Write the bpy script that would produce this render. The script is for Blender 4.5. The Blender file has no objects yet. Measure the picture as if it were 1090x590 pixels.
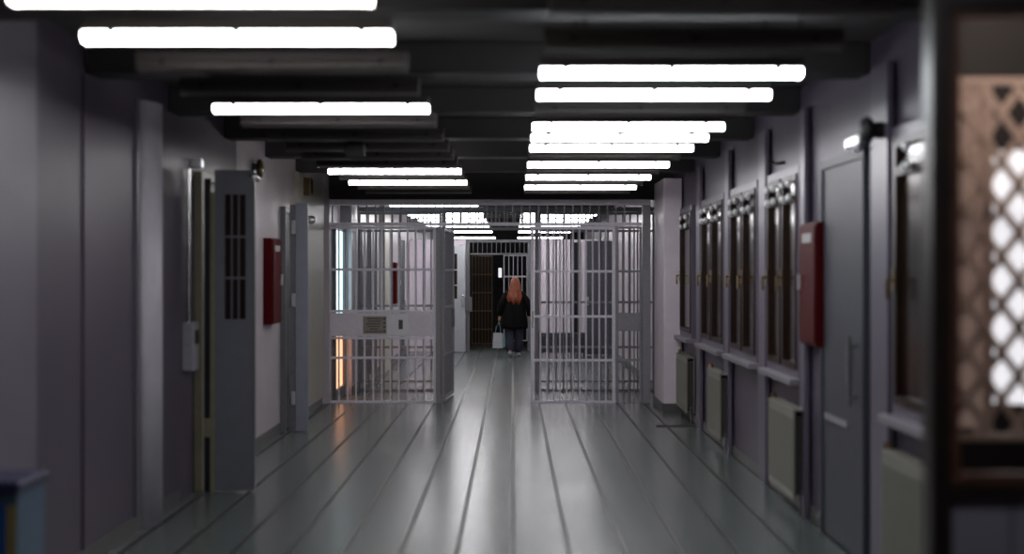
import bpy, bmesh, math, random
from mathutils import Vector, Matrix
random.seed(7)
C = bpy.context.scene.collection
PI = math.pi
F = 1514.0          # focal length in pixels (50 mm on 36 mm, 1090 px)
H = 1.67            # camera height
XL, XR = -2.43, 2.03
CEIL = 2.98

# ------------------------------------------------------------------ materials
MATS = {}
def mat(name, col, rough=.5, metal=0., noise=.0, nscale=8., bump=0., bscale=60., coat=0., spec=.5, emit=None, estr=0., trans=0., alpha=1., ior=1.45):
    m = bpy.data.materials.new(name); m.use_nodes = True
    nt = m.node_tree; b = nt.nodes['Principled BSDF']
    b.inputs['Roughness'].default_value = rough
    b.inputs['Metallic'].default_value = metal
    b.inputs['Specular IOR Level'].default_value = spec
    b.inputs['Coat Weight'].default_value = coat
    b.inputs['Transmission Weight'].default_value = trans
    b.inputs['IOR'].default_value = ior
    c = (*col, 1)
    b.inputs['Base Color'].default_value = c
    tc = nt.nodes.new('ShaderNodeTexCoord')
    if noise > 0:
        n = nt.nodes.new('ShaderNodeTexNoise'); n.inputs['Scale'].default_value = nscale; n.inputs['Detail'].default_value = 5
        nt.links.new(tc.outputs['Object'], n.inputs['Vector'])
        r = nt.nodes.new('ShaderNodeValToRGB')
        r.color_ramp.elements[0].position = .3; r.color_ramp.elements[1].position = .7
        r.color_ramp.elements[0].color = (*[max(0, v*(1-noise)) for v in col], 1)
        r.color_ramp.elements[1].color = (*[min(1, v*(1+noise)) for v in col], 1)
        nt.links.new(n.outputs['Fac'], r.inputs['Fac']); nt.links.new(r.outputs['Color'], b.inputs['Base Color'])
    if bump > 0:
        n2 = nt.nodes.new('ShaderNodeTexNoise'); n2.inputs['Scale'].default_value = bscale
        nt.links.new(tc.outputs['Object'], n2.inputs['Vector'])
        bp = nt.nodes.new('ShaderNodeBump'); bp.inputs['Strength'].default_value = bump; bp.inputs['Distance'].default_value = .01
        nt.links.new(n2.outputs['Fac'], bp.inputs['Height']); nt.links.new(bp.outputs['Normal'], b.inputs['Normal'])
    if emit:
        b.inputs['Emission Color'].default_value = (*emit, 1); b.inputs['Emission Strength'].default_value = estr
    MATS[name] = m
    return m

def floor_mat():
    m = bpy.data.materials.new('floor_tiles'); m.use_nodes = True
    nt = m.node_tree; b = nt.nodes['Principled BSDF']
    tc = nt.nodes.new('ShaderNodeTexCoord')
    br = nt.nodes.new('ShaderNodeTexBrick'); br.offset = 0.; br.squash = 1.
    br.inputs['Scale'].default_value = 1.; br.inputs['Brick Width'].default_value = .3335; br.inputs['Row Height'].default_value = 400.
    br.inputs['Mortar Size'].default_value = .017; br.inputs['Mortar Smooth'].default_value = .1
    br.inputs['Color1'].default_value = (.115, .14, .134, 1); br.inputs['Color2'].default_value = (.115, .14, .134, 1)
    br.inputs['Mortar'].default_value = (.03, .032, .032, 1)
    nt.links.new(tc.outputs['Object'], br.inputs['Vector'])
    b2 = nt.nodes.new('ShaderNodeTexBrick'); b2.offset = 0.; b2.squash = 1.
    b2.inputs['Scale'].default_value = 1.; b2.inputs['Brick Width'].default_value = .3335; b2.inputs['Row Height'].default_value = .3335
    b2.inputs['Mortar Size'].default_value = .007
    b2.inputs['Color1'].default_value = (1, 1, 1, 1); b2.inputs['Color2'].default_value = (.88, .88, .88, 1); b2.inputs['Mortar'].default_value = (.35, .35, .35, 1)
    nt.links.new(tc.outputs['Object'], b2.inputs['Vector'])
    ml = nt.nodes.new('ShaderNodeMix'); ml.data_type = 'RGBA'; ml.blend_type = 'MULTIPLY'; ml.inputs[0].default_value = 1.
    nt.links.new(br.outputs['Color'], ml.inputs[6]); nt.links.new(b2.outputs['Color'], ml.inputs[7])
    n = nt.nodes.new('ShaderNodeTexNoise'); n.inputs['Scale'].default_value = 22; n.inputs['Detail'].default_value = 6
    nt.links.new(tc.outputs['Object'], n.inputs['Vector'])
    mx = nt.nodes.new('ShaderNodeMix'); mx.data_type = 'RGBA'; mx.blend_type = 'OVERLAY'; mx.inputs[0].default_value = .25
    nt.links.new(ml.outputs[2], mx.inputs[6]); nt.links.new(n.outputs['Color'], mx.inputs[7])
    hs = nt.nodes.new('ShaderNodeHueSaturation'); hs.inputs['Saturation'].default_value = .85
    nt.links.new(mx.outputs[2], hs.inputs['Color'])
    nt.links.new(hs.outputs['Color'], b.inputs['Base Color'])
    mr = nt.nodes.new('ShaderNodeMapRange'); mr.inputs['To Min'].default_value = .25; mr.inputs['To Max'].default_value = .45
    nt.links.new(br.outputs['Fac'], mr.inputs['Value']); nt.links.new(mr.outputs['Result'], b.inputs['Roughness'])
    n2 = nt.nodes.new('ShaderNodeTexNoise'); n2.inputs['Scale'].default_value = 5.
    nt.links.new(tc.outputs['Object'], n2.inputs['Vector'])
    bp = nt.nodes.new('ShaderNodeBump'); bp.inputs['Strength'].default_value = .03; bp.inputs['Distance'].default_value = .01
    nt.links.new(n2.outputs['Fac'], bp.inputs['Height']); nt.links.new(bp.outputs['Normal'], b.inputs['Normal'])
    b.inputs['Specular IOR Level'].default_value = 1.
    MATS['floor'] = m
floor_mat()
mat('wall_glow_near', (.165, .142, .185), .42, spec=.3, noise=.05, nscale=2.5, bump=.05, bscale=45)  # lighter than the next panels: nearby lamp glow put into the colour
mat('wall_shade_left', (.088, .070, .096), .42, spec=.3, noise=.05, nscale=2.5, bump=.05, bscale=45)  # lavender paint darkened further, weak lamplight put into the colour
mat('wall_shade_right', (.108, .088, .126), .42, spec=.35, noise=.05, nscale=2.5, bump=.05, bscale=45)  # near right wall dimmed in its colour, standing for weaker lamplight
mat('wall', (0.4840, 0.4368, 0.4704), .42, noise=.05, nscale=2.5, bump=.05, bscale=45)  # pinkish paint kept paler, stronger lamplight put into the colour
mat('wall_cream', (0.4455, 0.4293, 0.3726), .45, noise=.04, bump=.05)
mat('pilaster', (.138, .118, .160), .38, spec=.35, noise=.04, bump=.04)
mat('pilaster_highlight', (.55, .52, .57), .5, noise=.04, bump=.04)  # paler copy of the pilaster paint, the bright highlight is in the colour
mat('column', (.74, .66, .73), .45, noise=.04, bump=.04)
mat('ceiling', (0.0806, 0.0770, 0.0742), .75, noise=.12, nscale=3, bump=.1)
mat('beam', (0.0310, 0.0288, 0.0295), .7, noise=.12, nscale=3, bump=.1)
mat('baseboard', (0.0979, 0.0979, 0.0950), .4, noise=.1, nscale=12)
mat('lamp_cool', (.8, .82, .85), .4, emit=(.90, .96, 1.0), estr=9.0)
mat('lamp_neutral', (.8, .8, .8), .4, emit=(.985, .97, 1.0), estr=9.0)
mat('lamp_warm', (.8, .78, .7), .4, emit=(1.0, .94, .84), estr=7.5)
mat('lamp_off', (0.0806, 0.0684, 0.0619), .35, noise=.08, nscale=20)
mat('housing', (0.0619, 0.0526, 0.0482), .55, noise=.1, nscale=15)
mat('steel', (.55, .55, .56), .25, metal=1., noise=.05, nscale=30)
mat('chrome', (.92, .93, .97), .32, metal=1., noise=.02, nscale=40)
mat('glint_white', (.85, .85, .87), .12, coat=.5, noise=.02)  # white for balls that imitate lamp glints on the windows
mat('brass', (.80, .62, .36), .2, metal=1., noise=.05, nscale=40)
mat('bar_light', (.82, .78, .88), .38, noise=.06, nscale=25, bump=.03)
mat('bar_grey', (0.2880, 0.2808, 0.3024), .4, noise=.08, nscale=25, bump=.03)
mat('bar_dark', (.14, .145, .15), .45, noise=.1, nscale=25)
mat('bar_brown', (0.1728, 0.1008, 0.0432), .5, noise=.12, nscale=20)
mat('plate', (.80, .76, .85), .4, noise=.04, nscale=20)
mat('plate_bright', (.86, .85, .92), .38, noise=.03, nscale=20)
mat('sign', (0.3024, 0.2880, 0.2520), .5, noise=.08, nscale=50)
mat('ink', (.10, .085, .08), .6, noise=.1, nscale=50)
mat('black', (.012, .012, .013), .5, noise=.15, nscale=20)
mat('shade_black', (.007, .006, .007), .8, noise=.2, nscale=6)  # near-black colour stands for unlit depth and shaded gaps
mat('door_blue', (0.0634, 0.0662, 0.0821), .5, noise=.05, nscale=10, bump=.03)
mat('door_leaf', (.15, .155, .18), .45, noise=.05, nscale=10, bump=.03)
mat('door_leaf_pale', (.24, .25, .30), .4, noise=.05, nscale=10)
mat('door_dark', (.13, .12, .145), .4, noise=.06, nscale=10)
mat('door_white', (0.3672, 0.3852, 0.4039), .4, noise=.04, nscale=10)
mat('jamb_cream', (0.2138, 0.1944, 0.1296), .45, noise=.08, nscale=14)
mat('red', (0.0749, 0.0029, 0.0043), .5, spec=.1, noise=.08, nscale=10)
mat('white_label', (.4, .39, .39), .5, noise=.05, nscale=40)
mat('wood_brown', (0.0230, 0.0108, 0.0065), .4, spec=.25, noise=.25, nscale=14, bump=.08)
mat('wood_reddish', (0.1008, 0.0432, 0.0252), .4, noise=.25, nscale=14, bump=.08)
mat('wood_black', (.016, .010, .009), .35, noise=.25, nscale=14, bump=.08)
mat('pane_dark', (0.0216, 0.0130, 0.0094), .15, spec=.22, noise=.15, nscale=3)
mat('sill', (0.2203, 0.2081, 0.2326), .35, noise=.05, nscale=12)
mat('radiator', (0.2203, 0.2138, 0.1771), .35, noise=.04, nscale=10)
mat('radiator_core', (.05, .045, .04), .6, noise=.2, nscale=30)
mat('bell', (0.1152, 0.0792, 0.0432), .3, metal=.6, noise=.1, nscale=20)
mat('blue_plastic', (0.0144, 0.0792, 0.2880), .35, noise=.06, nscale=12)
mat('blue_grey', (0.0720, 0.1224, 0.1944), .4, noise=.06, nscale=12)
mat('navy', (0.0216, 0.0245, 0.0720), .4, noise=.1, nscale=12)
mat('yellow', (0.3024, 0.2376, 0.0720), .45, noise=.1, nscale=25)
mat('panel_blue', (0.2448, 0.2376, 0.2880), .5, noise=.05, nscale=8)
mat('lattice', (.52, .39, .33), .35, noise=.1, nscale=25, bump=.04)
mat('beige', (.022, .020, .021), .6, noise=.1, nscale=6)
mat('glass', (.97, .97, .97), .02, trans=1., ior=1.03, noise=.01)
mat('daylight_white', (.8, .8, .8), .4, emit=(.93, .92, .97), estr=.42, noise=.02)
mat('daylight_sky', (.6, .8, .85), .4, emit=(.62, .93, 1.0), estr=.95, noise=.02)
mat('daylight_amber', (.8, .5, .35), .4, emit=(1.0, .47, .25), estr=.75, noise=.02)
mat('daylight_brown', (.3, .2, .16), .6, emit=(.115, .082, .070), estr=.38, noise=.05)
mat('fill_niche', (.8, .8, .8), .4, emit=(1., .84, .72), estr=26., noise=.01)  # glow of the added light that brightens the lattice
mat('coat', (0.0014, 0.0014, 0.0014), .85, noise=.2, nscale=30, spec=.2)
mat('jeans', (0.0288, 0.0317, 0.0504), .8, noise=.2, nscale=40)
mat('skin', (.50, .30, .23), .5, noise=.05, nscale=20)
mat('hair', (0.1944, 0.0418, 0.0115), .45, noise=.4, nscale=30, bump=.3, bscale=50)
mat('shoe', (0.3024, 0.3024, 0.3096), .5, noise=.1, nscale=30)
mat('bag_white', (0.3960, 0.4032, 0.4320), .5, noise=.08, nscale=10)
mat('bag_handle', (.16, .27, .30), .5, noise=.08, nscale=10)
mat('bench', (0.0360, 0.0360, 0.0446), .5, noise=.1, nscale=10)
mat('strip_brown', (.06, .04, .035), .5, noise=.2, nscale=20)

# ------------------------------------------------------------------ mesh helpers
class MB:
    def __init__(s): s.bm = bmesh.new()
    def box(s, x0, x1, y0, y1, z0, z1, bev=0.):
        r = bmesh.ops.create_cube(s.bm, size=1.)
        vs = r['verts']
        for v in vs:
            v.co = Vector(((x0+x1)/2 + v.co.x*abs(x1-x0), (y0+y1)/2 + v.co.y*abs(y1-y0), (z0+z1)/2 + v.co.z*abs(z1-z0)))
        if bev > 0:
            es = list({e for v in vs for e in v.link_edges})
            bmesh.ops.bevel(s.bm, geom=es, offset=bev, segments=2, affect='EDGES', profile=.5)
        return s
    def rod(s, a, b, r, n=10, r2=None):
        a, b = Vector(a), Vector(b); d = b-a; L = d.length
        M = Matrix.Translation((a+b)/2) @ d.to_track_quat('Z', 'Y').to_matrix().to_4x4()
        bmesh.ops.create_cone(s.bm, cap_ends=True, segments=n, radius1=r, radius2=r if r2 is None else r2, depth=L, matrix=M)
        return s
    def bar(s, a, b, w, t, up=(0, 1, 0)):
        """flat strap between two points: w wide, t thick along `up`"""
        a, b = Vector(a), Vector(b); d = (b-a); L = d.length; z = d.normalized(); u = Vector(up); x = z.cross(u).normalized(); u = x.cross(z)
        M = Matrix((x, u, z)).transposed().to_4x4(); M.translation = (a+b)/2
        r = bmesh.ops.create_cube(s.bm, size=1.)
        for v in r['verts']: v.co = M @ Vector((v.co.x*w, v.co.y*t, v.co.z*L))
        return s
    def ball(s, c, rx, ry=None, rz=None, n=14):
        ry = ry or rx; rz = rz or rx
        M = Matrix.Translation(c) @ Matrix.Diagonal((rx, ry, rz, 1))
        bmesh.ops.create_uvsphere(s.bm, u_segments=n, v_segments=max(6, n*2//3), radius=1., matrix=M)
        return s
    def prism(s, pts, axis, a, b):
        """pts: 2-D profile; axis 'x' -> profile (y,z) extruded in x ; 'y' -> (x,z) ; 'z' -> (x,y)"""
        def co(p, t):
            return {'x': (t, p[0], p[1]), 'y': (p[0], t, p[1]), 'z': (p[0], p[1], t)}[axis]
        A = [s.bm.verts.new(co(p, a)) for p in pts]; B = [s.bm.verts.new(co(p, b)) for p in pts]
        n = len(pts)
        for i in range(n): s.bm.faces.new((A[i], A[(i+1) % n], B[(i+1) % n], B[i]))
        s.bm.faces.new(A[::-1]); s.bm.faces.new(B)
        return s
    def loft(s, rings, n=20, cap=True):
        """rings: (cx,cy,cz,rx,ry)"""
        R = []
        for cx, cy, cz, rx, ry in rings:
            R.append([s.bm.verts.new((cx+rx*math.cos(2*PI*i/n), cy+ry*math.sin(2*PI*i/n), cz)) for i in range(n)])
        for a, b in zip(R, R[1:]):
            for i in range(n): s.bm.faces.new((a[i], a[(i+1) % n], b[(i+1) % n], b[i]))
        if cap: s.bm.faces.new(R[0][::-1]); s.bm.faces.new(R[-1])
        return s
    def tube(s, pts, rad, n=12):
        P = [Vector(p) for p in pts]; R = []
        for i, p in enumerate(P):
            d = (P[min(i+1, len(P)-1)] - P[max(i-1, 0)]).normalized()
            u = d.orthogonal().normalized() if abs(d.x) > .9 else (Vector((1, 0, 0)) - d*d.x).normalized()
            v = d.cross(u); r = rad[i] if isinstance(rad, (list, tuple)) else rad
            R.append([s.bm.verts.new(p + u*(r*math.cos(2*PI*k/n)) + v*(r*math.sin(2*PI*k/n))) for k in range(n)])
        for a, b in zip(R, R[1:]):
            for i in range(n): s.bm.faces.new((a[i], a[(i+1) % n], b[(i+1) % n], b[i]))
        s.bm.faces.new(R[0][::-1]); s.bm.faces.new(R[-1])
        return s
    def build(s, name, m, parent=None, smooth=False):
        bmesh.ops.recalc_face_normals(s.bm, faces=s.bm.faces[:])
        me = bpy.data.meshes.new(name); s.bm.to_mesh(me); s.bm.free()
        me.materials.append(MATS[m])
        if smooth:
            for p in me.polygons: p.use_smooth = True
        o = bpy.data.objects.new(name, me); C.objects.link(o)
        if parent: o.parent = parent
        return o

def tag(o, label=None, cat=None, group=None, kind=None):
    if label: o['label'] = label
    if cat: o['category'] = cat
    if group: o['group'] = group
    if kind: o['kind'] = kind
    return o
def thing(name, loc, label, cat, group=None, kind=None, rz=0.):
    o = bpy.data.objects.new(name, None); C.objects.link(o)
    o.location = loc; o.rotation_euler = (0, 0, rz); o.empty_display_size = .1
    return tag(o, label, cat, group, kind)
def struct(o, label, cat): return tag(o, label, cat, None, 'structure')
def copy_tree(o, parent=None):
    c = o.copy(); C.objects.link(c)
    if parent: c.parent = parent
    for ch in o.children: copy_tree(ch, c)
    return c
ORD = 'nearest second third fourth fifth sixth seventh eighth ninth tenth eleventh twelfth thirteenth fourteenth fifteenth sixteenth'.split()

# ------------------------------------------------------------------ room shell
YE = 41.0
struct(MB().box(-2.9, 2.5, -2.5, YE, -.12, 0).build('floor', 'floor'), 'glossy grey-green tiled corridor floor reflecting the ceiling lights', 'floor')
struct(MB().box(-2.9, 2.5, -2.5, YE, CEIL, CEIL+.12).build('ceiling', 'ceiling'), 'dark grey ceiling of the corridor between cross beams', 'ceiling')
w = MB()
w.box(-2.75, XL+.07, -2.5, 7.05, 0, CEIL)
struct(w.build('wall_left', 'wall_glow_near'), 'grey wall panel at the far left edge of the view, lamp glow put into its colour', 'wall')
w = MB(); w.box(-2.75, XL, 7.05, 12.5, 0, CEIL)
struct(w.build('wall_left', 'wall_shade_left'), 'mauve wall panels at the near left of the corridor, dimness put into their colour', 'wall')
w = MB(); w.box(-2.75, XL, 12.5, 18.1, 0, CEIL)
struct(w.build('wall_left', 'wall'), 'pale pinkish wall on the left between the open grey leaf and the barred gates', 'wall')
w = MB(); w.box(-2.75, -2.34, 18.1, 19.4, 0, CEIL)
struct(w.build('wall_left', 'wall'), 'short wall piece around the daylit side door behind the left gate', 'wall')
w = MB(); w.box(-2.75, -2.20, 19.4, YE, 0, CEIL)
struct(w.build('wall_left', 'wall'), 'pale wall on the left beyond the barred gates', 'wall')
struct(MB().box(XR, 2.35, -2.5, 18.2, 0, CEIL).build('wall_right', 'wall_shade_right'), 'lavender-grey wall with dark windows on the right of the corridor', 'wall')
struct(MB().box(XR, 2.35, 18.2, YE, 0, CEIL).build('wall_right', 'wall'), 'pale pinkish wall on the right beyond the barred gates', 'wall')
struct(MB().box(-2.75, 2.35, YE-.15, YE-.02, 0, CEIL).build('wall_back', 'shade_black'), 'end wall at the far end of the corridor, its darkness put into the colour', 'wall')
struct(MB().box(-2.75, 2.35, -2.62, -2.5, 0, CEIL).build('wall_front', 'wall'), 'lavender-grey wall closing the corridor behind the viewer', 'wall')

b = MB(); b.box(XL, XL+.018, 7.06, 10.3, 0, .10); b.box(XL, XL+.018, 12.5, 14.78, 0, .10); b.box(XL, XL+.018, 15.75, 18.0, 0, .10); b.box(-2.20, -2.182, 19.42, 29.9, 0, .12)
struct(b.build('baseboard_left', 'baseboard'), 'grey skirting along the foot of the left wall', 'baseboard')
b = MB(); b.box(XR-.018, XR, 9.25, 16.85, 0, .09); b.box(XR-.018, XR, 18.5, 29.9, 0, .09); b.box(XR-.018, XR, 4.8, 7.5, 0, .09)
struct(b.build('baseboard_right', 'baseboard'), 'grey skirting along the foot of the right wall', 'baseboard')

# cross beams
by = [4.3+1.95*i for i in range(-1, 19)]
n = 0
for y in by:
    if 17 < y < 19 or y > 38: continue
    place = ORD[n-1] if 0 < n <= 16 else None
    o = MB().box(-2.425 if y > 7 else -2.355, XR-.004, y-.135, y+.135, 2.80, CEIL-.003, .008).build('ceiling_beam', 'beam')
    if y > 19.4: o.scale.x = .9
    struct(o, ('dark cross beam under the ceiling, %s from the camera in the view' % place) if place and y < 18 else
           ('dark cross beam under the ceiling beyond the white gates, %.0f beams past them' % ((y-19)/1.95+1) if y > 18 else 'dark cross beam above the viewer'), 'beam')
    n += 1
struct(MB().box(-2.33, XR-.004, 18.06, 18.34, 2.60, CEIL-.003).build('lintel', 'beam'), 'dark lintel above the white barred gates', 'beam')

# wall features on the left
def half_round(y0, y1, X, dep, n=20):
    return [(X+.0, y0)] + [(X+dep*math.sin(PI*i/n)**.9, y0+(y1-y0)*(1-math.cos(PI*i/n))/2) for i in range(1, n)] + [(X+.0, y1)]
struct(MB().prism(half_round(9.25, 9.66, XL+.001, .085), 'z', 0, 2.79).build('pilaster', 'pilaster_highlight', smooth=False), 'rounded pilaster on the near left wall, its highlight put in as paler colour', 'pilaster')
for p in bpy.data.objects['pilaster'].data.polygons: p.use_smooth = len(p.vertices) == 4
struct(MB().box(XL, XL+.02, 9.12, 9.19, 0, 2.79).build('trim_1', 'door_dark'), 'dark joint strip beside the rounded pilaster on the left wall', 'trim')
struct(MB().box(XL, XL+.012, 8.02, 8.06, 0, 2.79).build('trim_2', 'wall_shade_left'), 'thin wall panel joint on the near left wall', 'trim')
struct(MB().box(-2.2, -2.12, 23.4, 24.7, 0, 2.79, .01).build('pilaster', 'wall_cream'), 'cream pilaster on the left wall beyond the barred gates', 'pilaster')
struct(MB().box(XL, XL+.045, 15.8, 17.95, .10, 2.79).build('wall_panel', 'wall_cream'), 'cream wall panel on the left just before the barred gate', 'wall')

# wall features on the right
for i, (y0, y1) in enumerate([(11.15, 11.45), (13.05, 13.3), (15.05, 15.35), (9.64, 9.8), (7.5, 7.86)]):
    lab = ['between the second and third dark windows from the door', 'between the two middle pairs of dark windows', 'beyond the third pair of dark windows',
           'between the blue door and the dark windows', 'between the blue door and the nearest dark window'][i]
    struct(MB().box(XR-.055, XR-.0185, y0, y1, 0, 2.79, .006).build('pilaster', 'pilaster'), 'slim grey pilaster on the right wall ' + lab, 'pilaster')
co = MB().box(1.79, XR-.02, 16.9, 18.02, .0, CEIL-.19, .012).build('column', 'column')
struct(co, 'pale square column standing beside the barred gate on the right', 'column')
MB().box(1.775, XR-.02, 16.885, 18.03, .0, .11, .004).build('plinth', 'baseboard', co)['label'] = 'dark grey plinth'
struct(MB().box(1.55, XR-.02, 15.38, 15.43, 0, .012).build('trim_3', 'strip_brown'), 'dark strip set across the floor by the right wall', 'trim')

# ------------------------------------------------------------------ fluorescent fixtures
def diffuser_profile():
    return [(-.05, .03), (-.054, .02), (-.054, .008), (-.046, -.006), (-.028, -.011), (.028, -.011), (.046, -.006), (.054, .008), (.054, .02), (.05, .03)]
def make_fixture(lampmat):
    t = thing('ceiling_light', (0, 0, 0), '', 'ceiling light')
    MB().prism([(y, z+.0) for y, z in diffuser_profile()], 'x', -.605, .605).build('diffuser', lampmat, t)
    hb = MB(); hb.prism([(-.062, .0305), (.062, .0305), (.055, .075), (-.055, .075)], 'x', -.62, .62)
    hb.build('housing', 'housing', t)
    for s in (-1, 1):
        e = MB(); e.prism([(y*1.02, z*1.02-.002) for y, z in diffuser_profile()], 'x', s*.6055, s*.617); e.build('end_cap', lampmat if lampmat != 'lamp_off' else 'lamp_off', t)
        MB().rod((s*.45, 0, .0755), (s*.45, 0, .28), .006, 8).build('hanger', 'housing', t)
    for x in (-.5, 0, .5):
        MB().box(x-.012, x+.012, -.068, .068, .018, .04, .003).build('clip', 'black', t)
    return t
protos = {}
def fixture(side, k, lampmat, label):
    y = 5.02+.83*k + (-.12 if side == 'left' and k < 6 else .07 if side == 'right' and k < 6 else 0); x = -1.105 if side == 'left' else .748
    if lampmat not in protos: t = protos[lampmat] = make_fixture(lampmat)
    else: t = copy_tree(protos[lampmat])
    t.location = (x, y, 2.605)
    t['label'] = label; t['group'] = 'fluorescent lights in two rows under the ceiling'
    # hangers end under a beam when there is one above
    under = any(abs(y-b_) < .145 and not 17 < b_ < 19 for b_ in by)
    for h in t.children:
        if h.name.startswith('hanger'): h.scale.z = 1
    top = 2.80 if under else CEIL
    for h in t.children:
        if h.name.startswith('hanger'):
            a = .0755; s = (top-2.605-.0015-a)/(.28-a); h.scale.z = s; h.location.z = a*(1-s)
cool, neu, warm, off = 'lamp_cool', 'lamp_neutral', 'lamp_warm', 'lamp_off'
lit_left = {0: warm, 1: neu, 4: neu, 10: neu, 12: warm}
lit_right = {2: cool, 3: cool, 5: cool, 6: neu, 7: neu, 9: neu, 11: neu, 13: neu}
for side, lit in (('left', lit_left), ('right', lit_right)):
    cnt = {True: 0, False: 0}
    for k in range(15):
        on = k in lit
        lab = '%s %s fluorescent ceiling light in the %s row before the gates' % (ORD[cnt[on]], 'lit' if on else 'unlit', side)
        if cnt[on]: lab += ', counted from the camera'
        cnt[on] += 1
        fixture(side, k, lit.get(k, off), lab)
for side, lit in (('left', {k: neu for k in (18, 22, 23, 25, 27, 28, 29, 34, 41)}), ('right', {k: neu for k in (20, 22, 23, 25, 27, 29, 34, 41)})):
    for i, (k, m) in enumerate(lit.items()):
        fixture(side, k, m, '%s lit fluorescent light in the %s row seen beyond the white gates' % (ORD[i], side))

fixture('right', -3, neu, 'lit fluorescent ceiling light of the right row above the viewer')
# small dark box hung under the left row
t = thing('hanging_box', (-1.145, 10.3, 2.51), 'small black box hanging below the ceiling among the left lights', 'box')
MB().box(-.07, .07, -.05, .05, 0, .105, .008).build('case', 'black', t); MB().rod((0, 0, .1055), (0, 0, CEIL-2.51-.001), .008).build('stem', 'black', t)

# ------------------------------------------------------------------ barred gates
def grille(t, x0, x1, z0, z1, rails, nb, m, stile=.04, depth=.04, bar=.011, flat_rails=True, barmat=None):
    """barred leaf in local coordinates, plane y=0"""
    f = MB()
    f.box(x0, x0+stile, -depth/2, depth/2, z0, z1, .004); f.box(x1-stile, x1, -depth/2, depth/2, z0, z1, .004)
    f.box(x0+stile, x1-stile, -depth/2, depth/2, z0, z0+stile, .004); f.box(x0+stile, x1-stile, -depth/2, depth/2, z1-stile, z1, .004)
    f.build('frame', m, t)
    for r in rails:
        MB().box(x0+stile+.001, x1-stile-.001, -depth*.4, depth*.4, r-.016, r+.016, .003).build('rail', m, t)
    w = (x1-x0-2*stile)
    for i in range(nb):
        x = x0+stile+w*(i+1)/(nb+1)
        MB().rod((x, 0, z0+stile+.0005), (x, 0, z1-stile-.0005), bar, 8).build('bar', barmat or m, t)
GY = 18.2; S1 = F/GY
def X1(px): return (px-546)/S1
def Z1(py): return H+(290-py)/S1
# frame with transom
xa, xb = X1(345.5), X1(692)
t = thing('gate_frame', (0, GY, 0), 'grey steel frame with a barred transom spanning the corridor at the front gates', 'gate frame')
m = MB(); m.box(xa, xb, -.05, .05, Z1(218.5), Z1(212), .005); m.build('top_beam', 'bar_light', t)
MB().box(xa+.045, xb-.11, -.035, .035, Z1(240.5), Z1(237), .004).build('transom_rail', 'bar_light', t)
MB().box(xa, xa+.043, -.05, .05, 0, Z1(218.6), .004).build('post', 'bar_grey', t)
MB().box(X1(683.5), xb, -.06, .06, 0, Z1(218.6), .005).build('post', 'bar_grey', t)
MB().box(X1(464.3), X1(469), -.04, .04, 0, Z1(241), .004).build('post', 'bar_grey', t)
for i in range(35):
    x = xa+.1+i*.11
    if x > xb-.14: break
    MB().rod((x, 0, Z1(236.8)), (x, 0, Z1(218.7)), .010, 8).build('bar', 'bar_grey', t)
# left fixed panel with lock plate
x0, x1 = X1(348.8), X1(464)
t = thing('barred_gate', (0, GY-.005, 0), 'lavender-white barred gate panel with solid lock plate and notice, left of the opening', 'gate')
grille(t, x0, x1, Z1(429.5), Z1(241), [Z1(287), Z1(381), Z1(331.3), Z1(360)], 11, 'bar_light', stile=.035)
pl = MB().box(x0+.036, x1-.036, -.03, -.018, Z1(358), Z1(333.2), .002).build('lock_plate', 'plate', t)
MB().box(X1(435.5), X1(461.5), -.036, -.0305, Z1(356.5), Z1(334.8), .002).build('cover_plate', 'plate', pl)
MB().box(X1(412.5), X1(435), -.036, -.0305, Z1(357), Z1(335), .002).build('lock_case', 'plate_bright', pl)
MB().box(X1(424.5), X1(429), -.038, -.0362, Z1(350.5), Z1(340.5)).build('keyhole', 'ink', pl)
sg = MB().box(X1(386.8), X1(411.5), -.034, -.0305, Z1(355.3), Z1(336.8)).build('notice', 'sign', pl); sg['label'] = 'greyish beige notice plate with worn lettering'
ln = MB()
for i, (a, b_) in enumerate([(391, 407), (392, 406), (390, 405), (391.5, 404.5), (394, 403), (389, 407.5)]):
    y = 339+i*2.75
    ln.box(X1(a), X1(b_), -.0352, -.0342, Z1(y+.8), Z1(y-.3))
for i in range(4): ln.box(X1(408.3), X1(410.6), -.0352, -.0342, Z1(339.5+i*4.3+1.1), Z1(339.5+i*4.3-1.1))
ln.build('worn_lettering', 'ink', sg)
# open leaf, swung away from the viewer
t = thing('barred_gate', (X1(469.5)+.02, GY+.06, 0), 'narrow open barred leaf swung away edge-on, left of the walkway', 'gate', rz=math.radians(86))
grille(t, .02, 1.15, .03, 2.24, [1.70, 1.22, .60], 9, 'bar_grey', stile=.04)
MB().box(.92, 1.1, -.032, .032, .93, 1.18, .004).build('lock_case', 'bar_dark', t)
# right leaf
t = thing('barred_gate', (0, GY-.03, 0), 'bright white barred gate leaf standing right of the opening', 'gate')
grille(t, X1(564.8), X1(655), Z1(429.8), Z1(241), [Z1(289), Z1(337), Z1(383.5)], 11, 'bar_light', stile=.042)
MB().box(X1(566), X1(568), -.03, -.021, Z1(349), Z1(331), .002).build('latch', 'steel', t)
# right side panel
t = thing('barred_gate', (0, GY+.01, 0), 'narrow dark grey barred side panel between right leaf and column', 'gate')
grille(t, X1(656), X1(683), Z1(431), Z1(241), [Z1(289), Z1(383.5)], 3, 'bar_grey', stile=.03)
MB().box(X1(658.6), X1(680.4), -.03, -.018, Z1(352.5), Z1(333)).build('lock_plate', 'bar_grey', t)

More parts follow.
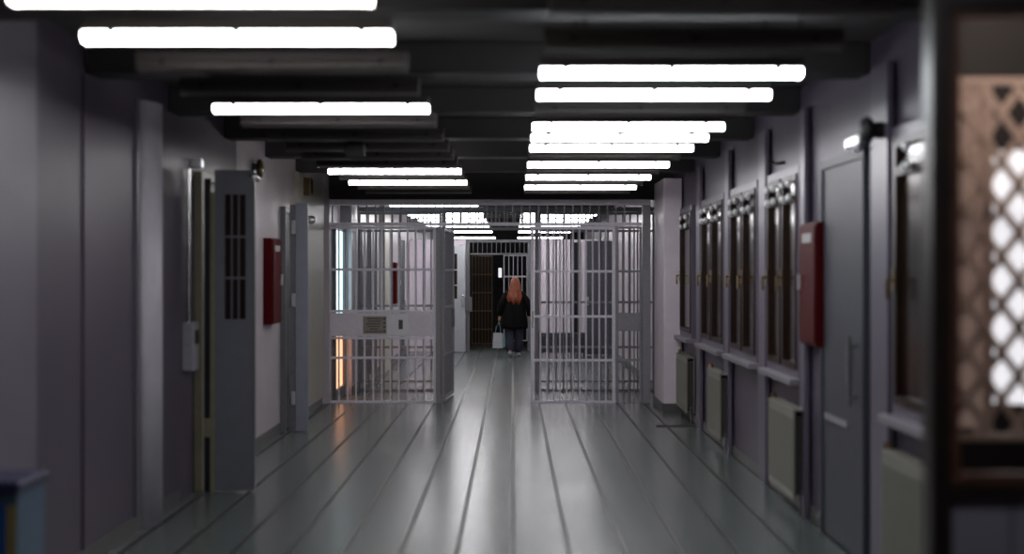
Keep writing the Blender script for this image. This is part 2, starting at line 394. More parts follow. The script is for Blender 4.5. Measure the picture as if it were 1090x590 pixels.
# second barred screen, behind the first
G2 = 19.95; S2 = F/G2
t = thing('gate_frame', (0, G2, 0), 'dark grey steel frame of the second barred screen behind the front gates', 'gate frame')
MB().box(-2.18, 2.0, -.04, .04, 2.52, 2.585, .004).build('top_beam', 'bar_grey', t)
MB().box(-.93, .30, -.03, .03, 2.26, 2.30, .004).build('transom_rail', 'bar_grey', t)
MB().box(-1.0, -.935, -.04, .04, 0, 2.519, .004).build('post', 'bar_grey', t)
MB().box(.305, .36, -.04, .04, 0, 2.519, .004).build('post', 'bar_grey', t)
for i in range(11):
    x = -.85+i*.11
    MB().rod((x, 0, 2.301), (x, 0, 2.519), .010, 8).build('bar', 'bar_grey', t)
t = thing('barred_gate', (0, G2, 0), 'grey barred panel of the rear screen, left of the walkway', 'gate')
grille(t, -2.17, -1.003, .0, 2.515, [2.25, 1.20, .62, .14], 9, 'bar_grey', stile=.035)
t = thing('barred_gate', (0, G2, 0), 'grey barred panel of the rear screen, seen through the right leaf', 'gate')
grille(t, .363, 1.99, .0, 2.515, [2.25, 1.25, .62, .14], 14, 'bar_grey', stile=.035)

# far wall and far barred doorway
FY = 30.0; S3 = F/FY
w = MB(); w.box(-2.19, -1.0, FY, FY+.15, 0, 2.36); w.box(.40, XR-.02, FY, FY+.15, 0, 2.36)
struct(w.build('wall_far', 'column'), 'pinkish cross wall either side of the far barred doorway', 'wall')
t = thing('gate_frame', (0, FY+.02, 0), 'dark steel frame with barred transom around the far doorway', 'gate frame')
MB().box(-.995, .395, -.03, .03, 2.30, 2.36, .004).build('top_beam', 'bar_dark', t)
MB().box(-.90, .30, -.025, .025, 2.04, 2.075, .004).build('transom_rail', 'bar_dark', t)
MB().box(-.995, -.91, -.03, .03, 0, 2.299, .004).build('post', 'bar_dark', t)
MB().box(.31, .395, -.03, .03, 0, 2.299, .004).build('post', 'bar_dark', t)
for i in range(12):
    x = -.84+i*.098
    MB().rod((x, 0, 2.0755), (x, 0, 2.2995),   .007, 8).build('bar', 'bar_dark', t)
MB().box(-1.06, -.86, -.06, -.035, .84, 1.15, .006).build('lock_case', 'bar_dark', t)
t = thing('barred_gate', (0, FY+.02, 0), 'pale barred leaf of the far doorway beside the walking person', 'gate')
grille(t, -.20, .307, .22, 2.035, [1.58, 1.10, .60], 4, 'bar_grey', stile=.022, depth=.03, bar=.009)
t = thing('barred_gate', (0, 32.7, 0), 'brown barred gate deep behind the far doorway', 'gate')
grille(t, -.95, -.47, .02, 2.05, [1.62, 1.20, .78, .36], 5, 'bar_brown', stile=.022, depth=.03, bar=.009)
struct(MB().box(-1.0, -.45, 32.9, 32.95, 0, 2.1).build('door_7', 'wood_brown'), 'dark brown wooden door behind the brown bars', 'door')
struct(MB().box(-2.19, -1.003, 32.9, 33.05, 0, 2.36).build('wall_inner', 'shade_black'), 'cross wall left of the brown bars, its darkness put into the colour', 'wall')
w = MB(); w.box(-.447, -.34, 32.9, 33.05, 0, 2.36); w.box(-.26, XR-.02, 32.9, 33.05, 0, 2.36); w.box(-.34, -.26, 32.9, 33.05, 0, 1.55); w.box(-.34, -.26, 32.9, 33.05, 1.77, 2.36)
struct(w.build('wall_partition', 'shade_black'), 'cross wall with a slit of light beyond the far doorway, blackened to stand for the dark opening', 'wall')  # black colour stands for the unlit opening
struct(MB().box(-.338, -.262, 33.0, 33.02, 1.551, 1.769).build('window_7', 'daylight_white'), 'small bright slit window in the black wall', 'window')

# solid doors standing open far away
t = thing('solid_door', (-1.22, 29.62, 0), 'white steel door with a small barred window standing open in the far distance', 'door')
d = MB(); X0, Xa, Xb, X3 = -.31, -.15, .06, .22
d.box(X0, Xa, -.025, .025, .02, 2.22); d.box(Xb, X3, -.025, .025, .02, 2.22); d.box(Xa, Xb, -.025, .025, .02, 1.12); d.box(Xa, Xb, -.025, .025, 2.06, 2.22)
d.build('leaf', 'door_white', t); p = MB().box(Xa, Xb, .0, .008, 1.12, 2.06).build('pane', 'pane_dark', t)
pb = MB()
for z in (1.4, 1.72): pb.box(Xa, Xb, -.02, -.004, z-.012, z+.012)
pb.rod((-.045, -.012, 1.12), (-.045, -.012, 2.06), .009); pb.build('window_bars', 'door_white', p)
MB().box(.15, .2, -.06, -.0255, .95, 1.2, .006).build('lock_case', 'steel', t)
t = thing('solid_door', (1.72, 28.6, 0), 'grey steel door leaf standing open behind the white right gate', 'door')
MB().box(-.26, .27, -.025, .025, .02, 2.3, .004).build('leaf', 'door_blue', t); MB().box(-.24, -.19, -.06, -.0255, 1.0, 1.18, .006).build('handle', 'steel', t)
struct(MB().box(1.27, 1.42, 29.96, 29.998, .0, 2.3).build('door_8', 'shade_black'), 'black panel standing for the shaded door gap in the far cross wall', 'door')  # black panel painted in place of a shaded gap
# bench beyond the gates
t = thing('bench', (.97, 27.9, 0), 'dark bench standing beyond the gates, seen through the bright right leaf', 'bench')
MB().box(-.47, .47, -.2, .2, .43, .48, .01).build('seat', 'bench', t)
MB().box(-.45, .45, -.17, -.15, .10, .425, .004).build('apron', 'bench', t)
for sx in (-.44, .44):
    for sy in (-.17, .17):
        MB().box(sx-.025, sx+.025, sy-.0195, sy+.0195, 0, .43).build('leg', 'bench', t)

# daylit side door just behind the front gate on the left
t = thing('door_3', (-2.34, 18.95, 0), 'glazed side door glowing with daylight just behind the front left gate', 'door', kind='structure')
f = MB(); f.box(.001, .05, -.55, -.5, 0, 2.28); f.box(.001, .05, .4, .45, 0, 2.28); f.box(.001, .05, -.5, .4, 2.22, 2.28); f.box(.001, .05, -.5, .4, .0, .14); f.box(.001, .05, -.5, .4, 1.02, 1.06)
f.build('door_frame', 'bar_dark', t)
MB().box(.012, .02, -.5, .4, 1.06, 2.22).build('upper_pane', 'daylight_sky', t)['label'] = 'pale blue daylit pane'
MB().box(.012, .02, -.5, .4, .14, 1.02).build('lower_pane', 'daylight_amber', t)['label'] = 'orange daylit pane'
MB().box(.051, .075, -.49, -.45, 1.0, 1.14, .004).build('handle', 'steel', t)

# doors in the left wall beyond the gate
for i, (y0, y1, m_) in enumerate([(20.3, 21.3, 'door_dark'), (21.6, 22.5, 'door_dark'), (27.3, 28.3, 'door_blue')]):
    t = thing('door_%d' % (4+i), (-2.2, (y0+y1)/2, 0), ['dark violet door on the left wall, first beyond the gates', 'dark violet door on the left wall, second beyond the gates', 'grey door on the left wall near the far doorway'][i], 'door', kind='structure')
    h = (y1-y0)/2
    MB().box(.001, .03, -h+.05, h-.05, 0.13, 2.3).build('leaf', m_, t)
    f = MB(); f.box(.001, .05, -h, -h+.05, .13, 2.36); f.box(.001, .05, h-.05, h, .13, 2.36); f.box(.001, .05, -h+.05, h-.05, 2.3, 2.36); f.build('door_frame', 'bar_grey', t)
    MB().box(.031, .07, h-.16, h-.11, 1.0, 1.12, .004).build('handle', 'steel', t)

# ------------------------------------------------------------------ left wall: doors and devices
# opening leaf 1, standing square to the wall
Y = 10.8; s = F/Y
def XY(px): return (px-546)/s
def ZY(py): return H+(290-py)/s
t = thing('door_leaf', (0, Y, 0), 'narrow grey-blue door leaf with barred window standing open from the left wall', 'door')
d = MB(); x0, xa, xb, x1 = XY(229), XY(239.5), XY(262), XY(270)
zt, zw1, zw0 = ZY(181), ZY(207), ZY(340)
d.box(x0, xa, -.02, .02, .015, zt); d.box(xb, x1, -.02, .02, .015, zt); d.box(xa, xb, -.02, .02, .015, zw0); d.box(xa, xb, -.02, .02, zw1, zt)
d.build('leaf', 'door_leaf', t)
p = MB().box(xa, xb, 0, .008, zw0, zw1).build('pane', 'pane_dark', t)
pb = MB(); 
for z in (zw0+(zw1-zw0)*.33, zw0+(zw1-zw0)*.66): pb.box(xa, xb, -.016, -.006, z-.008, z+.008)
for q in (.33, .66): pb.rod((xa+(xb-xa)*q, -.011, zw0), (xa+(xb-xa)*q, -.011, zw1), .006)
pb.build('window_bars', 'door_leaf', p)
MB().box(x1+.0005, x1+.012, -.024, .024, .015, zt).build('edge_trim', 'bar_dark', t)
MB().ball((XY(270), -.015, ZY(188)), .035, .025, .03).build('closer_arm', 'chrome', t, True)
j = MB(); j.box(XY(224.3), XY(228.9), -.03, .03, .0, ZY(205), .003); j.build('hinge_strip', 'jamb_cream', t)['label'] = 'cream hinge stile'
MB().box(XY(217.5), XY(224.2), .0, .03, .0, ZY(190), .003).build('gap_shade', 'black', t)  # black strip stands for the shaded slot beside the leaf
MB().box(XY(217.5), XY(224.2), -.03, -.001, .42, .56, .003).build('hinge', 'jamb_cream', t)
t = thing('door_1', (XL, 11.5, 0), 'grey double door in its cream frame behind the open narrow leaf', 'door', kind='structure')
f = MB(); f.box(.001, .06, -.66, -.60, 0, 2.44, .004); f.box(.001, .06, .60, .66, 0, 2.44, .004); f.box(.001, .06, -.598, .598, 2.38, 2.44, .004); f.build('door_frame', 'jamb_cream', t)
MB().box(.002, .035, -.595, -.0, .012, 2.375).build('leaf', 'door_blue', t); MB().box(.002, .035, .004, .595, .012, 2.375).build('leaf', 'door_blue', t)
MB().rod((.036, -.08, 1.05), (.085, -.08, 1.05), .012).rod((.08, -.08, 1.05), (.08, -.2, 1.05), .010).build('handle', 'steel', t)
tag(MB().box(XL-.003, XY(218), 10.70, 10.76, ZY(180), ZY(170), .008).build('door_closer', 'chrome'), 'shiny metal closer at the top of the left double door frame', 'door closer')
t = thing('intercom', (XL, 10.55, ZY(392)), 'grey intercom box with conduit on the left wall before the open leaf', 'intercom')
zc = ZY(392)
MB().box(-.004, .085, -.10, .08, 0, .36, .012).build('case', 'bar_grey', t); MB().rod((.03, -.01, .361), (.03, -.01, 2.44-zc), .013).build('conduit', 'steel', t)
MB().box(.086, .09, -.07, .05, .2, .3).build('speaker_grille', 'black', t)
t = thing('alarm_bell', (XL, 13.3, 2.64), 'round brown alarm bell high on the left wall above the open leaf', 'bell')
MB().rod((-.004, 0, 0), (.03, 0, 0), .05, 20).build('base', 'bar_dark', t); MB().ball((.065, 0, 0), .035, .09, .09, 20).build('gong', 'bell', t, True)
t = thing('wall_lamp', (XL, 12.9, 2.52), 'small shiny wall fitting below the brown alarm bell', 'wall fitting')
MB().rod((-.004, 0, .0), (.07, 0, 0), .02).build('bracket', 'steel', t); MB().ball((.10, 0, 0), .04, .04, .035).build('cap', 'chrome', t, True)

# fire hose cabinets
def hose_cabinet(X, y0, y1, z0, z1, sgn, label):
    t = thing('fire_cabinet', (X, (y0+y1)/2, z0), label, 'fire cabinet', 'red fire cabinets on the corridor walls')
    h = (y1-y0)/2; Z = z1-z0
    def bx(a, b_, *r, **k): return MB().box(min(sgn*a, sgn*b_), max(sgn*a, sgn*b_), *r, **k)
    bx(-.004, .085, -h, h, 0, Z, bev=.006).build('case', 'red', t)
    d = bx(.0855, .098, -h+.02, h-.02, .02, Z-.02, bev=.004).build('door', 'red', t)
    bx(.0985, .12, h-.09, h-.06, Z*.45, Z*.58, bev=.003).build('handle', 'chrome', d)
    bx(.0985, .10, -h+.12, h-.12, Z-.13, Z-.07).build('nameplate', 'white_label', d)['label'] = 'small pale nameplate'
hose_cabinet(XL, 13.83, 14.35, H-.51, H+.335, 1, 'red fire cabinet on the left wall past the open grey leaf')
hose_cabinet(XR, 9.1, 9.62, H-.48, H+.325, -1, 'dark red fire cabinet on the right wall beside the blue door')
hose_cabinet(-2.194, 25.6, 26.4, 1.1, 1.85, 1, 'distant red fire cabinet on the left wall beyond the gates')

# opening leaf 2
Y = 14.84; s = F/Y
t = thing('door_leaf', (0, Y, 0), 'slim pale blue-grey door leaf edge standing out from the left wall past the cabinet', 'door')
MB().box(XY(315), XY(328), -.02, .02, .015, ZY(216), .004).build('leaf', 'door_leaf_pale', t)
MB().box(XY(308.5), XY(314.8), -.012, .02, .015, ZY(218)).build('hinge_strip', 'bar_dark', t)  # dark strip stands for the shaded gap beside this leaf
for z in (2.14, 1.38, .36):
    MB().box(XY(310.5), XY(314.9), -.04, -.0125, z-.07, z+.07, .006).build('hinge', 'white_label', t)
t = thing('door_2', (XL, 15.3, 0), 'grey door in dark frame behind the slim open leaf', 'door', kind='structure')
MB().box(.002, .03, -.40, .40, .012, 2.3).build('leaf', 'door_blue', t)
f = MB(); f.box(.001, .055, -.45, -.402, 0, 2.36); f.box(.001, .055, .402, .45, 0, 2.36); f.box(.001, .055, -.401, .401, 2.302, 2.36); f.build('door_frame', 'bar_dark', t)
MB().rod((.031, .3, 1.05), (.08, .3, 1.05), .012).rod((.075, .3, 1.05), (.075, .18, 1.05), .010).build('handle', 'steel', t)
t = thing('wall_lamp', (XL+.046, 16.2, 2.27), 'glinting round wall fitting on the cream panel beside the left gate', 'wall fitting')
MB().rod((0, 0, 0), (.05, 0, 0), .03).build('bracket', 'steel', t); MB().ball((.09, 0, 0), .05, .07, .05).build('cap', 'chrome', t, True)
t = thing('junction_box', (XL+.044, 16.3, 2.55), 'brown junction box high on the cream panel by the left gate', 'junction box')
MB().box(.0, .08, -.1, .1, .0, .2, .008).build('case', 'bell', t); MB().box(.0805, .085, -.08, .08, .02, .18, .002).build('lid', 'wood_brown', t)
t = thing('skirting_stop', (XL+.046, 15.9, .12), 'dark vertical buffer strip on the cream panel by the slim leaf', 'buffer strip')
MB().box(0, .03, -.05, .05, 0, 1.5, .006).build('strip', 'bar_dark', t); MB().box(.0305, .036, -.03, .03, .3, .5, .002).build('bracket', 'steel', t)

# ------------------------------------------------------------------ right wall: windows, radiators, door
def window(n, y0, y1, label, panes=2, z0=.93, z1=2.42):
    t = thing('window_%d' % n, (XR, (y0+y1)/2, z0), label, 'window', kind='structure')
    h = (y1-y0)/2; Zt = z1-z0; fw = .06
    f = MB(); f.box(-.05, -.001, -h, -h+fw, 0, Zt); f.box(-.05, -.001, h-fw, h, 0, Zt); f.box(-.05, -.001, -h+fw, h-fw, 0, fw); f.box(-.05, -.001, -h+fw, h-fw, Zt-fw, Zt)
    iw = (2*h-2*fw)
    tr = Zt*.83
    if panes == 2: f.box(-.05, -.001, -.04, .04, fw, Zt-fw)
    f.build('frame', 'pilaster', t)
    for i in range(panes):
        a = -h+fw+i*iw/panes + (.04 if i == 1 else 0); b_ = a+iw/panes-(.04 if panes == 2 else 0)
        sash = MB(); q = .045
        sash.box(-.062, -.02, a, a+q, fw, Zt-fw); sash.box(-.062, -.02, b_-q, b_, fw, Zt-fw)
        for zz in (fw, Zt-fw-q, tr): sash.box(-.062, -.02, a+q, b_-q, zz, zz+q)
        so = sash.build('sash', 'wood_brown', t)
        MB().box(-.03, -.012, a+q, b_-q, fw+q, tr).build('pane', 'pane_dark', so)
        MB().box(-.03, -.012, a+q, b_-q, tr+q, Zt-fw-q).build('transom_pane', 'pane_dark', so)
        hz = H-.04-z0
        hb = MB(); hb.box(-.072, -.0625, b_-q*.8, b_-q*.2, hz-.06, hz+.06); hb.rod((-.07, b_-q/2, hz), (-.105, b_-q/2, hz), .009); hb.rod((-.10, b_-q/2, hz+.01), (-.10, b_-q/2, hz-.10), .011)
        hb.build('handle', 'brass', so)
        for yy in (a+(b_-a)*.27, a+(b_-a)*.73):  # white balls shaped to imitate glints at the window tops
            MB().ball((-.085, yy, tr+.13), .022, .045, .03, 10).rod((-.062, yy, tr+.13), (-.08, yy, tr+.13), .008).build('glint_ball', 'glint_white', so, True)
            MB().ball((-.085, yy, tr+.03), .022, .045, .03, 10).rod((-.062, yy, tr+.03), (-.08, yy, tr+.03), .008).build('glint_ball', 'glint_white', so, True)
    MB().box(-.12, -.001, -h-.03, h+.03, -.045, -.001, .006).build('sill', 'sill', t)['label'] = 'white window sill'
window(1, 9.85, 11.08, 'dark brown two-sash window on the right wall, nearest beyond the red cabinet')
window(2, 11.55, 12.97, 'dark brown two-sash window on the right wall, second beyond the red cabinet')
window(3, 13.38, 14.95, 'dark brown two-sash window on the right wall, third beyond the red cabinet')
window(4, 15.75, 16.85, 'narrow-looking brown window on the right wall next to the pale column', 1)
window(5, 6.1, 7.42, 'brown window with brass handle on the right wall beside the dark post', 1)

def radiator(y0, y1, label, z0=.12, z1=.72):
    t = thing('radiator', (XR, (y0+y1)/2, 0), label, 'radiator', 'cream panel radiators under the right windows')
    h = (y1-y0)/2
    p = MB(); p.box(-.125, -.112, -h, h, z0, z1, .004)
    k = int(2*h/.05)
    for i in range(k):
        y = -h+.03+i*(2*h-.06)/(k-1); p.box(-.129, -.124, y-.012, y+.012, z0+.05, z1-.05)
    p.build('front_panel', 'radiator', t)
    MB().box(-.045, -.032, -h, h, z0, z1, .004).build('rear_panel', 'radiator', t)
    c = MB(); 
    n = int(2*h/.04)
    for i in range(n):
        y = -h+.03+i*(2*h-.06)/(n-1); c.box(-.1115, -.0455, y-.004, y+.004, z0+.03, z1-.03)
    c.build('convector_fins', 'radiator_core', t)
    MB().box(-.129, -.03, -h, h, z1+.0005, z1+.015, .003).build('top_grille', 'radiator', t)
    MB().box(-.0315, -.0185, -h+.1, -h+.13, z0+.1, z1-.1).build('bracket', 'radiator_core', t); MB().box(-.0315, -.0185, h-.13, h-.1, z0+.1, z1-.1).build('bracket', 'radiator_core', t)
    MB().rod((-.08, -h-.03, 0.001), (-.08, -h-.03, z0+.06), .009).rod((-.08, -h-.03, z0+.06), (-.08, -h-.001, z0+.06), .012).build('pipe', 'steel', t)
    MB().rod((-.08, h+.04, z1-.08), (-.08, h+.04, z1+.05), .022, 12).rod((-.08, h+.001, z1-.06), (-.08, h+.04, z1-.06), .012).build('valve', 'brass', t)
radiator(6.45, 7.35, 'cream radiator nearest the camera, under the window by the dark post', .12, .74)
radiator(9.66, 10.6, 'cream radiator under the window just past the red cabinet')
radiator(13.1, 13.95, 'cream radiator under the third dark window on the right')
radiator(15.62, 16.6, 'yellowish cream radiator standing in front of the pale column')

t = thing('door_9', (XR, 8.55, 0), 'grey-blue steel door on the right wall below the dark bell', 'door', kind='structure')
MB().box(-.04, -.002, -.46, .56, .012, 2.32).build('leaf', 'door_blue', t)
f = MB(); f.box(-.055, -.001, -.52, -.462, 0, 2.38, .003); f.box(-.055, -.001, .562, .60, 0, 2.38, .003); f.box(-.055, -.001, -.461, .561, 2.322, 2.38, .003); f.build('door_frame', 'door_blue', t)
MB().box(-.05, -.0405, -.1, .5, .74, .78, .003).build('kick_rail', 'bar_grey', t)
hb = MB(); hb.rod((-.0405, -.34, 1.25), (-.09, -.34, 1.25), .01); hb.rod((-.0405, -.34, .95), (-.09, -.34, .95), .01); hb.rod((-.09, -.34, .9), (-.09, -.34, 1.3), .014); hb.build('pull_handle', 'bar_dark', t)
MB().box(-.046, -.0405, -.2, -.08, 1.0, 1.25, .002).build('push_plate', 'sill', t)
t = thing('door_closer', (XR-.04, 8.14, 2.385), 'shiny door closer at the top of the blue right door', 'door closer')
MB().box(-.06, .043, -.16, .14, 0, .06, .01).build('body', 'chrome', t); MB().ball((-.05, -.12, -.02), .03, .05, .02).build('arm', 'chrome', t, True)
t = thing('alarm_bell', (XR-.054, 7.6, 2.43), 'round black alarm bell high on the pilaster beside the blue right door', 'bell')
MB().rod((.004, 0, 0), (-.05, 0, 0), .045, 20).build('base', 'black', t); MB().ball((-.085, 0, 0), .04, .075, .075, 20).build('gong', 'black', t, True)
cb = MB(); cb.tube([(XR-.012, 11.32, 2.79), (XR-.02, 11.33, 2.66), (XR-.02, 11.2, 2.55), (XR-.02, 10.9, 2.50), (XR-.012, 10.6, 2.49)], .012, 8)
tag(cb.build('cable', 'black', None, True), 'black cable looping on the right wall above the dark windows', 'cable')

# ------------------------------------------------------------------ glazed screen at the near right
SY = 4.0; s = F/SY
t = thing('glazed_partition', (0, SY, 0), 'dark timber glazed screen filling the right edge of the view', 'partition', kind='structure')
xa, xb, xw = XY(987), XY(1008), XR-.005
MB().box(xa, xb, -.05, .05, 0, CEIL-.002, .006).build('post', 'wood_black', t)
MB().box(xb+.001, xw, -.04, .04, ZY(15), CEIL-.002).build('header', 'wood_black', t)
MB().box(xb+.001, xw, -.045, .045, ZY(531), ZY(514), .004).build('sill_rail', 'wood_black', t)
f = MB(); x1 = XY(1019); f.box(xb+.001, x1, -.03, .03, ZY(513.8), ZY(15.2), .004); f.box(x1, xw-.06, -.03, .03, ZY(513.8), ZY(503), .004); f.box(x1, xw-.06, -.03, .03, ZY(20), ZY(15.2), .003); f.box(xw-.06, xw, -.03, .03, ZY(513.8), ZY(15.2))
f.build('sash', 'wood_reddish', t)
MB().box(x1, xw-.06, -.004, .004, ZY(503), ZY(20)).build('pane', 'glass', t)
MB().box(xb+.001, XY(1074), -.02, .02, .0, ZY(531.3), .003).build('panel', 'panel_blue', t); MB().box(XY(1076), xw, -.02, .02, .0, ZY(531.3), .003).build('panel', 'panel_blue', t)
MB().box(XY(1074)+.001, XY(1076)-.001, -.012, .015, 0, ZY(531.3)).build('joint', 'wood_black', t)
# niche behind the screen
LY = 4.46; s = F/LY
struct(MB().prism([(1.235, 4.055), (1.42, 4.86), (1.45, 4.86), (1.265, 4.055)], 'z', 0, CEIL-.002).build('wall_niche', 'wood_black'), 'dark side wall of the niche behind the glazed screen', 'wall')
NB = 4.86; sb = F/NB
t = thing('lit_window', (0, NB, 0), 'bright white frosted window behind the diamond lattice at the right edge', 'window')
xl = (1055-546)/sb; xr = 2.02
zz = lambda py: H+(290-py)/sb
MB().box(xl, xr-.002, -.005, .005, zz(430), zz(160)).build('pane', 'daylight_white', t)
MB().box(1.452, xl-.03, -.012, -.001, zz(455), zz(92)).build('curtained_pane', 'daylight_brown', t)['label'] = 'dim brown curtained pane'
MB().box(xl-.0295, xl-.001, -.02, -.0005, zz(455), zz(92)).build('mullion', 'lattice', t)
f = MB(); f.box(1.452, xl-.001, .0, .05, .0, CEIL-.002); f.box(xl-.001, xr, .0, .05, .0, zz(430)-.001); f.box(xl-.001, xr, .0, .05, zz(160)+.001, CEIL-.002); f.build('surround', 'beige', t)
t = thing('lattice_grille', (0, LY, 0), 'pinkish brown diamond lattice grille behind the near right glass', 'lattice grille')
x0, x1 = XY(1018), 2.0; z0, z1 = ZY(462), ZY(90)
f = MB(); f.box(x0, x1, -.012, .012, z0-.02, z0); f.box(x0, x1, -.012, .012, z1, z1+.02); f.build('frame', 'lattice', t)
k = 1.38; sp = .15
def strap(sgn, yoff):
    c = z0 - k*(x1-x0) if sgn > 0 else z0
    while c < z1 + k*(x1-x0):
        pts = []
        for x in (x0, x1):
            z = c + sgn*k*(x-x0); pts.append((x, z))
        (xa_, za), (xb_, zb) = pts
        def clip(xa_, za, xb_, zb):
            T0, T1 = 0., 1.
            d = zb-za
            ts = sorted([(z0-za)/d, (z1-za)/d]); T0 = max(T0, ts[0]); T1 = min(T1, ts[1])
            return (T0, T1) if T1-T0 > .02 else None
        r = clip(xa_, za, xb_, zb)
        if r:
            a = (xa_+(xb_-xa_)*r[0], yoff, za+(zb-za)*r[0]); b_ = (xa_+(xb_-xa_)*r[1], yoff, za+(zb-za)*r[1])
            MB().bar(a, b_, .024, .006).build('strap', 'lattice', t)
        c += sp
strap(-1, -.004); strap(1, .0035)
lp = thing('niche_fill_light', (1.66, 4.12, ZY(15)+.16), 'added unseen tube light behind the header, brightening the lattice', 'lamp')  # added light, out of sight, put in to brighten the lattice front
MB().rod((-.25, 0, 0), (.25, 0, 0), .02, 12).build('tube', 'fill_niche', lp); MB().box(-.27, .27, -.03, .03, .0205, .06, .004).build('housing', 'housing', lp)
MB().rod((0, 0, .0605), (0, 0, CEIL-.003-(ZY(15)+.16)), .01).build('stem', 'housing', lp)

# ------------------------------------------------------------------ blue bin, near left
t = thing('waste_bin', (-2.098, 5.46, 0), 'dark blue waste bin with a yellow stripe at the lower left edge', 'bin')
MB().prism([(-.235, .03), (.235, .03), (.25, .84), (-.25, .84)], 'y', -.155, .16).build('body', 'blue_grey', t)
MB().prism([(-.242, .3), (.205, .3), (.212, .80), (-.247, .80)], 'y', -.163, -.1555).build('front_panel', 'blue_plastic', t)
MB().prism([(.205, .05), (.232, .05), (.245, .80), (.2125, .80)], 'y', -.162, -.1555).build('stripe', 'yellow', t)['label'] = 'yellow vertical stripe'
MB().box(-.26, .26, -.172, .17, .8405, .89, .012).build('lid', 'navy', t)
for sx in (-.18, .18):
    for sy in (-.1, .1):
        MB().rod((sx-.02, sy, .03), (sx+.02, sy, .03), .03, 14).build('wheel', 'black', t)

# ------------------------------------------------------------------ the walking person
def skin_body():
    V = []; E = []; R = []
    def v(p, r, link=None):
        V.append(p); R.append(r); i = len(V)-1
        if link is not None: E.append((link, i))
        return i
    pel = v((0, 0, .80), (.13, .10)); sp = v((0, .0, .97), (.115, .085), pel); ch = v((0, .01, 1.14), (.135, .095), sp)
    up = v((0, .015, 1.25), (.10, .075), ch); nk = v((.0, .03, 1.33), (.05, .05), up); hd = v((0, .045, 1.42), (.07, .078), nk); hd2 = v((0, .05, 1.50), (.068, .078), hd); v((0, .045, 1.545), (.045, .05), hd2)
    for sgn, el, wr, kn, an, toe in ((-1, (-.25, -.01, 1.0), (-.29, .05, .79), (-.095, .02, .44), (-.085, -.13, .12), (-.085, -.04, .045)),
                                     (1, (.29, -.06, 1.01), (.298, .02, .79), (.085, .08, .43), (.08, .08, .085), (.085, .20, .035))):
        sh = v((sgn*.15, .015, 1.225), (.055, .055), up); e = v(el, (.042, .042), sh); w_ = v(wr, (.026, .03), e)
        d = (Vector(wr)-Vector(el)).normalized()
        pa = v(tuple(Vector(wr)+d*.05+Vector((0, .005, 0))), (.018, .034), w_)
        for i, (off, L) in enumerate(((-.028, .062), (-.010, .075), (.010, .070), (.027, .055))):
            b0 = Vector(wr)+d*.085+Vector((0, off, 0)); k1 = b0+d*L*.5+Vector((-sgn*.006, 0, 0)); k2 = k1+d*L*.4+Vector((-sgn*.022, 0, 0))
            a = v(tuple(b0), (.009, .009), pa); c = v(tuple(k1), (.0085, .0085), a); v(tuple(k2), (.0075, .0075), c)
        th = v(tuple(Vector(wr)+d*.045+Vector((-sgn*.01, .04, 0))), (.010, .010), w_); v(tuple(Vector(wr)+d*.09+Vector((-sgn*.02, .055, 0))), (.009, .009), th)
        hp = v((sgn*.085, 0, .74), (.085, .085), pel); k_ = v(kn, (.055, .058), hp)
        mid = tuple((Vector(kn)*.6+Vector(an)*.4)); cf = v(mid, (.05, .052), k_); a_ = v(an, (.034, .036), cf); v(toe, (.032, .028), a_)
    me = bpy.data.meshes.new('body'); me.from_pydata(V, E, [])
    o = bpy.data.objects.new('tmp', me); C.objects.link(o)
    md = o.modifiers.new('s', 'SKIN'); md.use_smooth_shade = True
    for i, d in enumerate(me.skin_vertices[0].data): d.radius = R[i]; d.use_root = (i == 0)
    o.modifiers.new('u', 'SUBSURF').levels = 2; o.modifiers['u'].render_levels = 2
    dg = bpy.context.evaluated_depsgraph_get(); m2 = bpy.data.meshes.new_from_object(o.evaluated_get(dg))
    bpy.data.objects.remove(o); m2.name = 'person'; m2.materials.clear(); m2.materials.append(MATS['skin'])
    return m2
PY = 28.1
body = bpy.data.objects.new('person', skin_body()); C.objects.link(body); body.location = (.03, PY, 0)
tag(body, 'person with long red hair in a black coat walking away with a bag', 'person')
# face (turned away): nose, ears, eyes
f = MB(); f.ball((0, .13, 1.43), .014, .022, .022, 10); f.ball((-.078, .05, 1.44), .012, .022, .03, 10); f.ball((.078, .05, 1.44), .012, .022, .03, 10); f.build('face_features', 'skin', body, True)
f = MB(); f.ball((-.03, .119, 1.455), .011, n=10); f.ball((.03, .119, 1.455), .011, n=10); f.build('eyes', 'white_label', body, True)
MB().ball((0, .122, 1.385), .022, .01, .007, 10).build('mouth', 'red', body, True)
# coat
c = MB()
c.loft([(0, .0, .56, .265, .20), (0, .0, .62, .268, .20), (0, 0, .78, .25, .185), (0, -.005, .93, .215, .16), (0, .0, 1.08, .19, .145), (0, .005, 1.18, .178, .13), (.005, .012, 1.25, .15, .11), (.01, .02, 1.30, .10, .085), (.012, .03, 1.345, .07, .07)], 24)
for sgn, el, wr in ((-1, (-.262, -.01, 1.0), (-.295, .045, .82)), (1, (.30, -.06, 1.01), (.305, .01, .82))):
    c.tube([(sgn*.10, .015, 1.255), (sgn*.155, .012, 1.215), tuple((Vector((sgn*.165, .012, 1.20))+Vector(el))/2), el, tuple((Vector(el)+Vector(wr))/2), wr], [.065, .078, .076, .070, .066, .062], 14)
c.build('coat', 'coat', body, True)['label'] = 'loose black coat'
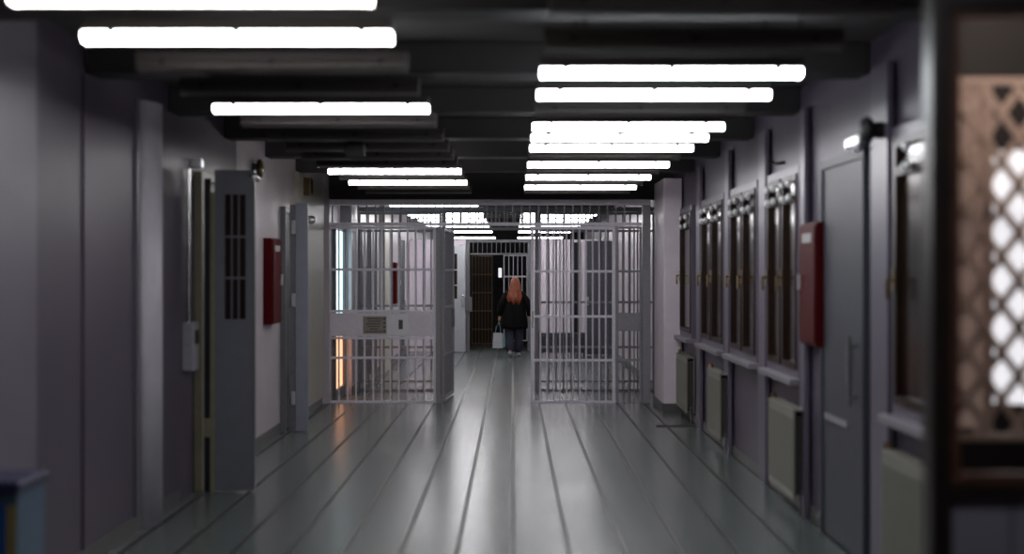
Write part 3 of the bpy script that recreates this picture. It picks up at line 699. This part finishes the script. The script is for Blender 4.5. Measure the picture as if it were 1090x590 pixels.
# trousers
tr = MB()
for sgn, kn, an in ((-1, (-.095, .02, .44), (-.087, -.12, .13)), (1, (.085, .08, .43), (.08, .08, .09))):
    tr.tube([(sgn*.09, 0, .80), (sgn*.095, .01, .62), kn, tuple(Vector(kn)*.5+Vector(an)*.5), an], [.12, .108, .088, .082, .074], 16)
tr.build('trousers', 'jeans', body, True)['label'] = 'dark blue jeans'
for sgn, heel, toe in ((-1, (-.087, -.15, .08), (-.087, .02, .035)), (1, (.08, .04, .04), (.088, .27, .035))):
    hv, tv = Vector(heel), Vector(toe)
    MB().tube([tuple(hv+Vector((0, -.035, .0))), tuple(hv), tuple(hv*.5+tv*.5), tuple(hv*.15+tv*.85), tuple(tv+Vector((0, .03, 0)))], [.026, .044, .042, .038, .018], 12).build('shoe', 'shoe', body, True)
# hair
hr = MB()
bm = hr.bm; N = 28
rings = [(1.575, .02, .02, .045), (1.562, .046, .055, .042), (1.53, .074, .092, .035), (1.47, .092, .105, .018), (1.40, .104, .105, .0), (1.32, .118, .095, -.03), (1.24, .135, .08, -.07), (1.17, .142, .068, -.10), (1.11, .12, .05, -.115), (1.06, .075, .03, -.12)]
RR = []
for z, rx, ry, cy in rings:
    row = []
    for i in range(N):
        a = 2*PI*i/N; wv = 1+.09*math.sin(7*a+z*9)+.06*math.sin(13*a-z*23)
        row.append(bm.verts.new((rx*wv*math.cos(a)+.006*math.sin(z*20)+.012, cy+ry*wv*math.sin(a), z)))
    RR.append(row)
for a, b_ in zip(RR, RR[1:]):
    for i in range(N): bm.faces.new((a[i], b_[i], b_[(i+1) % N], a[(i+1) % N]))
bm.faces.new(RR[0]); bm.faces.new(RR[-1][::-1])
# keep the face free: pull the front of the cap back
for row, (z, rx, ry, cy) in zip(RR, rings):
    if z < 1.5:
        for v_ in row:
            if v_.co.y > .06: v_.co.y = .06
for v_ in bm.verts:
    if v_.co.z < 1.2: v_.co.z += .045*math.sin(9*math.atan2(v_.co.y, v_.co.x)+1.3)
hr.build('hair', 'hair', body, True)['label'] = 'long loose red hair'
# bag in the left hand
bx, byy = -.27, PY+.05
t = thing('shopping_bag', (bx-.03, byy, .17), 'white shopping bag hanging from the hand of the walking person', 'bag')
MB().prism([(-.105, 0), (.095, 0), (.085, .30), (-.085, .30)], 'y', -.05, .05).build('body', 'bag_white', t)
MB().prism([(.097, .01), (.15, .03), (.14, .27), (.09, .285)], 'y', -.045, .045).build('gusset', 'bag_handle', t)
for yy in (-.045, .045):
    MB().tube([(-.05, yy, .30), (-.03, yy*.6, .42), (.02, yy*.3, .50), (.045, yy*.6, .42), (.06, yy, .30)], .009, 8).build('handle', 'bag_handle', t, True)

# ------------------------------------------------------------------ world, camera, view
wd = bpy.data.worlds.new('World'); bpy.context.scene.world = wd; wd.use_nodes = True
wd.node_tree.nodes['Background'].inputs[0].default_value = (.5, .55, .65, 1); wd.node_tree.nodes['Background'].inputs[1].default_value = .3
cam = bpy.data.cameras.new('camera'); co = bpy.data.objects.new('camera', cam); C.objects.link(co)
co.location = (0, 0, H); co.rotation_euler = (PI/2, 0, 0)
cam.lens = 50; cam.sensor_width = 36; cam.shift_x = -1/1090; cam.shift_y = -5/1090
cam.clip_end = 200; cam.dof.use_dof = True; cam.dof.focus_distance = 25; cam.dof.aperture_fstop = 1.15
S = bpy.context.scene; S.camera = co
S.view_settings.view_transform = 'Standard'; S.view_settings.look = 'None'; S.view_settings.gamma = 1; S.view_settings.use_curve_mapping = False
S.view_settings.exposure = 1.1
S.cycles.use_denoising = True; S.cycles.max_bounces = 8
for o in list(bpy.data.objects):
    if 'label' in o.keys() and o['label'] == '': del o['label']
